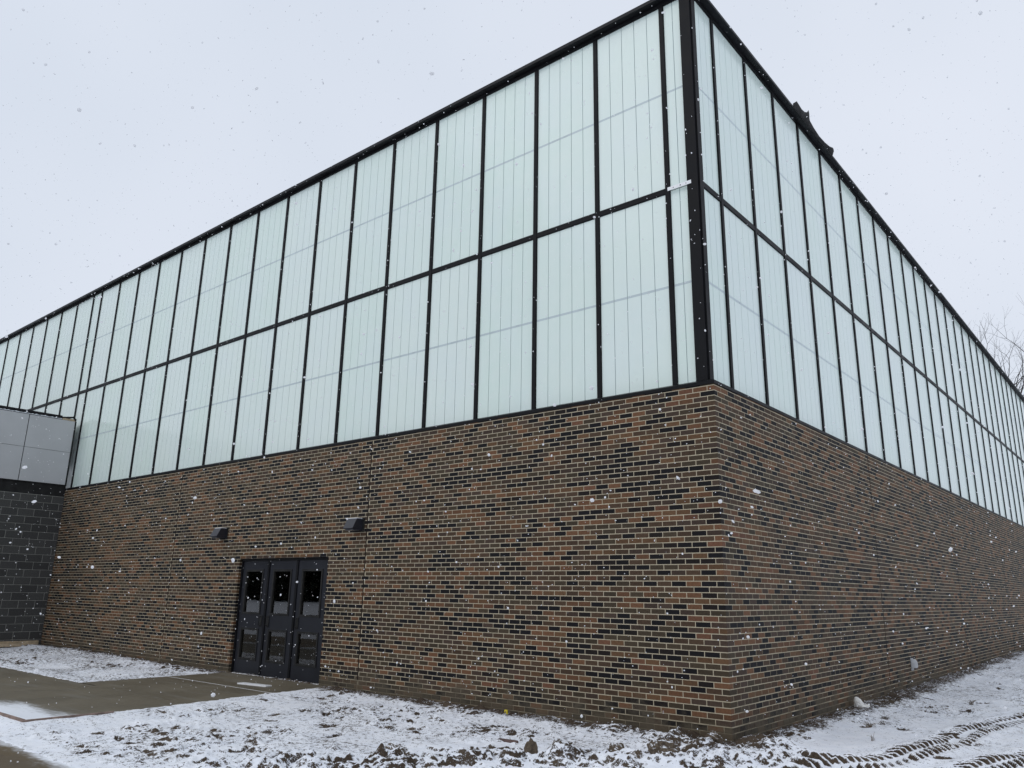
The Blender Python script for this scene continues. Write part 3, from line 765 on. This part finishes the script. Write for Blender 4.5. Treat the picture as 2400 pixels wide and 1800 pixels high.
t = empty('vent_hood', (0.06, 7.98, 0.29)); tag(t, 'small pale grey vent hood low on the right brick wall', 'vent')
m = MB(); m.cbox(0.001, 0.012, 7.90, 8.06, 0.15, 0.37, 0.003); local(t, m.build('flange', M['vent'], t))
m = MB(); n = 9; vs = []; fs = []
for (z, r) in ((0.355, 0.035), (0.345, 0.06), (0.315, 0.078), (0.27, 0.084), (0.20, 0.084)):
    for k in range(n):
        a = math.pi * k / (n - 1); vs.append((0.014 + r * math.sin(a) * 1.1, 7.98 - r * math.cos(a), z))
for i in range(4):
    for k in range(n - 1): fs.append((i * n + k, (i + 1) * n + k, (i + 1) * n + k + 1, i * n + k + 1))
fs.append(tuple(range(n))); m.add(vs, fs); local(t, m.build('hood', M['vent'], t, True))
m = MB(); m.tube([(0.016, 7.98, 0.24), (0.06, 7.98, 0.235), (0.065, 7.98, 0.2)], [0.05, 0.05, 0.045], 10); local(t, m.build('duct', M['gap'], t))

def lump(name, c, r, sq, mat, seed, label=None, cat=None, group=None, cap=False, nu=14, nv=9, amp=0.28):
    """irregular rounded lump"""
    g = np.random.default_rng(seed); dirs = g.normal(size=(7, 3)); dirs /= np.linalg.norm(dirs, axis=1)[:, None]; am = g.uniform(-amp, amp, 7)
    def P(th, ph):
        d = np.array([math.sin(th) * math.cos(ph), math.sin(th) * math.sin(ph), math.cos(th)])
        v3 = Vector(d)
        s = 1 + sum(a * max(0, float(d @ q)) ** 2 for a, q in zip(am, dirs)) + 0.38 * mnoise.noise(v3 * 1.7 + Vector((seed, 0, 0))) + 0.2 * mnoise.noise(v3 * 4.1 + Vector((0, seed, 0))) + 0.1 * mnoise.noise(v3 * 9 + Vector((0, 0, seed)))
        return (c[0] + d[0] * r * sq[0] * s, c[1] + d[1] * r * sq[1] * s, c[2] + d[2] * r * sq[2] * s)
    m = MB(); vs = [P(0.001, 0)] + [P(math.pi * i / nv, 2 * math.pi * j / nu) for i in range(1, nv) for j in range(nu)] + [P(math.pi - 0.001, 0)]
    fs = [(0, 1 + j, 1 + (j + 1) % nu) for j in range(nu)]
    for i in range(nv - 2):
        for j in range(nu): fs.append((1 + i * nu + j, 1 + (i + 1) * nu + j, 1 + (i + 1) * nu + (j + 1) % nu, 1 + i * nu + (j + 1) % nu))
    e = len(vs) - 1; fs += [(e, 1 + (nv - 2) * nu + (j + 1) % nu, 1 + (nv - 2) * nu + j) for j in range(nu)]
    m.add(vs, fs); o = m.build(name, mat, None, False)
    if label: tag(o, label, cat, group)
    return o
def clod_material(name, snowy):
    m, t, b = nodes_of(name); P = pos(t); n1 = noise(t, 40, 6, 0.7, P); n2 = noise(t, 7, 3, 0.5, P)
    c = mix(t, mrange(t, n1, 0.3, 0.7), (0.055, 0.04, 0.026), (0.15, 0.115, 0.08))
    ge = t.nodes.new('ShaderNodeNewGeometry'); sp = t.nodes.new('ShaderNodeSeparateXYZ'); t.links.new(ge.outputs['Normal'], sp.inputs[0])
    v = math_(t, 'ADD', sp.outputs['Z'], math_(t, 'MULTIPLY', math_(t, 'SUBTRACT', n1, 0.5), 1.4))
    t.links.new(mix(t, mrange(t, v, snowy, snowy + 0.2), c, (0.82, 0.85, 0.9)), b.inputs['Base Color'])
    b.inputs['Roughness'].default_value = 0.95; bump(t, b, n1, 0.8, 0.02); return m
M['clod'] = clod_material('frozen_soil', 0.75); M['stone'] = clod_material('stone', 1.05)
for (x, y, r, sq, mt, lb, ct) in (
        (-1.36, -1.97, 0.085, (0.7, 0.7, 1.25), 'stone', 'upright tan stone poking out of the snow in the foreground mound', 'stone'),
        (-1.02, -1.95, 0.12, (0.9, 0.8, 0.95), 'clod', 'brown soil clod just right of the upright tan stone', 'soil clod'),
        (-0.14, -1.33, 0.15, (1.05, 0.9, 0.9), 'clod', 'largest brown soil clod in the foreground mound below the corner', 'soil clod'),
        (-0.52, -1.62, 0.10, (1.1, 0.8, 0.8), 'clod', 'smaller soil clod streaked with snow just left of the largest clod', 'soil clod'),
        (-2.32, -3.02, 0.13, (1.2, 0.9, 0.75), 'clod', 'dark soil clod capped with snow at the left end of the mound', 'soil clod'),
        (-0.12, -0.22, 0.075, (1.1, 0.8, 1.1), 'clod', 'pointed snowy lump against the foot of the brick corner', 'soil clod')):
    lump('soil_clod' if ct != 'stone' else 'stone', (x, y, max(ground_z(x, y), -0.2) + r * 0.12), r, sq, M[mt], int(abs(x * 1000)), lb, ct, None, nu=30, nv=20)

# white rag, yellow stake, plank, scraps, weeds, timbers
t = empty('plastic_bag', (0.13, 4.2, -0.17)); tag(t, 'white crumpled plastic bag on bare soil beside the right wall', 'bag')
o = lump('bundle', (0.12, 4.18, ground_z(0.12, 4.2) + 0.055), 0.062, (0.8, 0.75, 1.1), M['white'], 9, nu=14, nv=10, amp=0.5); o.parent = t; local(t, o)
o = lump('tail', (0.20, 4.25, ground_z(0.2, 4.25) + 0.012), 0.062, (1.0, 1.0, 0.28), M['white'], 12, amp=0.5); o.parent = t; local(t, o)
t = empty('marker_stake', (-3.16, -0.25, -0.2)); tag(t, 'small yellow marker stake at the foot of the left wall', 'marker')
m = MB(); m.cbox(-3.185, -3.135, -0.265, -0.245, -0.35, -0.095, 0.002); local(t, m.build('stake', M['yellow'], t))
m = MB(); m.cbox(-3.168, -3.152, -0.2665, -0.2655, -0.15, -0.11, 0.0004); local(t, m.build('mark', M['formwood'], t))
m = MB(); m.cbox(-0.36, 0.36, -0.07, 0.07, 0, 0.022, 0.003)
o = m.build('plank', M['alu']); o.location = (-8.34, -0.84, -0.156); o.rotation_euler = (0, 0, 0.14); tag(o, 'white plank lying on the wet concrete in front of the doors', 'plank')
m = MB(); m.cbox(-0.12, 0.12, -0.028, 0.028, 0, 0.034, 0.006)
o = m.build('wood_scrap', M['debris']); o.location = (-1.98, -1.62, ground_z(-1.98, -1.62) - 0.008); o.rotation_euler = (0.1, 0.05, 0.35); tag(o, 'reddish wood scrap half covered by snow in the foreground', 'wood scrap')
m = MB(); m.cbox(X_BLOCK + 0.02, X_BLOCK + 0.11, -2.6, -0.10, -0.13, 0.0, 0.004); o = m.build('base_timber', M['wood']); tag(o, 'long pale timber lying along the foot of the dark block wall', 'timber')
m = MB(); m.cbox(X_BLOCK + 0.13, X_BLOCK + 0.23, -2.5, -0.55, -0.13, -0.055, 0.004); o = m.build('base_timber', M['wood']); tag(o, 'lower pale timber lying in front of the timber at the block wall', 'timber')
m = MB(); m.cbox(-20, -6.84, -4.985, -4.945, -0.26, -0.128, 0.003); o = m.build('form_board', M['formwood']); tag(o, 'long reddish form board edging the near side of the concrete walkway', 'form board')
m = MB(); m.cbox(-6.835, -6.80, -4.985, -3.9, -0.26, -0.131, 0.003); o = m.build('form_board', M['formwood']); o.rotation_euler = (0, 0, 0); tag(o, 'short reddish form board at the end edge of the concrete walkway', 'form board')
def weed(x, y, n, h, seed, label):
    g = random.Random(seed); m = MB(); z = ground_z(x, y)
    for k in range(n):
        a = g.uniform(0, 6.28); L = h * g.uniform(0.5, 1.2); lean = g.uniform(0.3, 1.3)
        p = [(x + g.uniform(-0.03, 0.03), y + g.uniform(-0.03, 0.03), z - 0.02)]
        for q in (0.4, 0.75, 1.0): p.append((p[0][0] + math.cos(a) * lean * L * q * q, p[0][1] + math.sin(a) * lean * L * q * q, z + L * (q - 0.35 * q * q)))
        m.tube(p, [0.0025, 0.002, 0.0015, 0.0008], 4)
    tag(m.build('dry_weed', M['weed']), label, 'weed')
weed(1.25, 6.3, 26, 0.11, 3, 'tuft of dry brown weed farther along the right wall snow')
weed(0.75, 2.5, 40, 0.09, 4, 'matted dry weed clump in the snow near the right wall')
weed(-4.1, -3.6, 7, 0.14, 5, 'few bent dry stems in the snow below the walkway')
weed(1.1, 1.5, 6, 0.12, 6, 'thin dry stems standing in the flat snow right of the corner')

# ---- bare tree beyond the far end of the hall
def tree(base, hgt, seed, label):
    g = random.Random(seed); t = empty('bare_tree', base); tag(t, label, 'tree')
    trunk = MB(); limbs = MB(); twigs = MB()
    def grow(p, d, L, r, lv):
        n = 4 if lv < 3 else 3; pts = [p]; rr = [r]; d = d.normalized()
        for k in range(n):
            d = (d + Vector((g.gauss(0, 0.13), g.gauss(0, 0.13), g.gauss(0.05, 0.08)))).normalized()
            pts.append(pts[-1] + d * L / n); rr.append(r * (1 - 0.42 * (k + 1) / n))
        (trunk if lv == 0 else limbs if lv < 4 else twigs).tube(pts, rr, 7 if lv < 2 else (5 if lv < 4 else 3), caps=False)
        if lv >= 6: return
        kids = 3 if lv in (0, 1) else (2 if g.random() < 0.45 else 3)
        for k in range(kids):
            a = 2 * math.pi * (k + g.random() * 0.7) / kids; sp = g.uniform(0.35, 0.75)
            s = d.cross(Vector((math.cos(a), math.sin(a), 0.3))).normalized()
            grow(pts[-1], d + s * sp + Vector((0, 0, 0.14)), L * g.uniform(0.62, 0.8), rr[-1] * g.uniform(0.70, 0.88), lv + 1)
        if lv > 0:
            for k in (1, 2):
                if k < len(pts) - 1 and g.random() < 0.75:
                    s = Vector((g.gauss(0, 1), g.gauss(0, 1), g.gauss(0.3, 0.4))).normalized()
                    grow(pts[k], d * 0.6 + s, L * g.uniform(0.4, 0.6), rr[k] * 0.45, min(6, lv + 2))
    grow(Vector(base), Vector((-0.06, 0, 1)), hgt * 0.27, hgt * 0.021, 0)
    for mb, nm in ((trunk, 'trunk'), (limbs, 'limbs'), (twigs, 'twigs')): local(t, mb.build(nm, M['bark'], t))
tree((-1.1, 45.0, -0.2), 26.0, 12, 'bare leafless tree rising behind the far end of the right wall')

# ---- dark conifers across the way, seen mirrored in the door glass
def conifer_mesh(seed):
    g = random.Random(seed); m = MB()
    for k in range(2600):
        h = g.random() ** 1.4; r = (1 - h) * 2.6 * math.sqrt(g.random()) + 0.1; a = g.uniform(0, 6.283); z = 0.15 + h * 10.1
        x, y = r * math.cos(a), r * math.sin(a); s = g.uniform(0.25, 0.55); b = a + g.uniform(-0.6, 0.6)
        dx, dy = math.cos(b) * s, math.sin(b) * s
        m.add([(x - dy * 0.3, y + dx * 0.3, z), (x + dx, y + dy, z - 0.22), (x + dy * 0.3, y - dx * 0.3, z + 0.03), (x - dx * 0.4, y - dy * 0.4, z + 0.2)], [(0, 1, 2), (0, 2, 3)])
    return m.mesh('crown', M['needles'])
cm = conifer_mesh(3); q = MB(); q.tube([(0, 0, -0.5), (0, 0, 4), (0, 0, 9.5)], [0.22, 0.14, 0.03], 8); tm = q.mesh('trunk', M['bark'])
for k, (x, y) in enumerate(((-78, -64), (-87, -66), (-95, -63), (-104, -67), (-112, -64), (-121, -68), (-130, -65), (-139, -69))):
    t = empty('conifer', (x, y, -0.2)); tag(t, 'dark conifer in the row across the road, mirrored in the door glass', 'tree', 'conifers across the road')
    c = link('crown', cm, t); c.rotation_euler = (0, 0, k * 1.1); link('trunk', tm, t); t.scale = (2.6, 2.6, 2.2 + 0.25 * math.sin(k * 2.2))

# ---- snow falling through the air
def flake_material():
    m = bpy.data.materials.new('snowflake'); m.use_nodes = True; t = m.node_tree; t.nodes.clear()
    o = t.nodes.new('ShaderNodeOutputMaterial'); a = t.nodes.new('ShaderNodeBsdfDiffuse'); b = t.nodes.new('ShaderNodeBsdfTranslucent'); x = t.nodes.new('ShaderNodeMixShader')
    oi = noise(t, 30, 2, 0.5, pos(t)); c = mix(t, oi, (0.93, 0.94, 0.96), (0.98, 0.98, 0.99))
    t.links.new(c, a.inputs['Color']); t.links.new(c, b.inputs['Color']); x.inputs[0].default_value = 0.72
    t.links.new(a.outputs[0], x.inputs[1]); t.links.new(b.outputs[0], x.inputs[2]); t.links.new(x.outputs[0], o.inputs['Surface']); return m
M['flake'] = flake_material()
def falling_snow():
    g = np.random.default_rng(21); n = 30000
    P = np.stack([g.uniform(-13, 8, n), g.uniform(-11, 9, n), g.uniform(-0.1, 9.5, n)], -1)
    d = np.linalg.norm(P - np.array(CAM), axis=1)
    P = P[((P[:, 0] > 0.15) | (P[:, 1] < -0.15)) & (d > 2.0)]
    n = len(P); r = g.uniform(0.0026, 0.0062, n) * np.where(g.random(n) < 0.10, 1.4, 1)
    ph = (1 + 5 ** 0.5) / 2
    octa = np.array([(-1, ph, 0), (1, ph, 0), (-1, -ph, 0), (1, -ph, 0), (0, -1, ph), (0, 1, ph), (0, -1, -ph), (0, 1, -ph), (ph, 0, -1), (ph, 0, 1), (-ph, 0, -1), (-ph, 0, 1)], float) / 1.9
    F = np.array([(0, 11, 5), (0, 5, 1), (0, 1, 7), (0, 7, 10), (0, 10, 11), (1, 5, 9), (5, 11, 4), (11, 10, 2), (10, 7, 6), (7, 1, 8), (3, 9, 4), (3, 4, 2), (3, 2, 6), (3, 6, 8), (3, 8, 9), (4, 9, 5), (2, 4, 11), (6, 2, 10), (8, 6, 7), (9, 8, 1)])
    sc = g.uniform(0.5, 1.5, (n, 1, 3)); rot = g.normal(size=(n, 3, 3)); rot, _ = np.linalg.qr(rot)
    V = np.einsum('nij,nkj->nki', rot, octa[None] * sc) * r[:, None, None] + P[:, None, :]
    idx = (F[None] + (np.arange(n) * 12)[:, None, None]).reshape(-1, 3)
    me = bpy.data.meshes.new('falling_snow'); me.vertices.add(n * 12); me.vertices.foreach_set('co', V.astype(np.float32).ravel())
    me.loops.add(idx.size); me.loops.foreach_set('vertex_index', idx.ravel().astype(np.int32))
    me.polygons.add(len(idx)); me.polygons.foreach_set('loop_start', (np.arange(len(idx)) * 3).astype(np.int32)); me.polygons.foreach_set('loop_total', np.full(len(idx), 3, np.int32))
    me.update(calc_edges=True); me.materials.append(M['flake'])
    tag(link('falling_snow', me), 'white snowflakes drifting through the air in front of the hall', 'snowflakes', kind='stuff')
falling_snow()
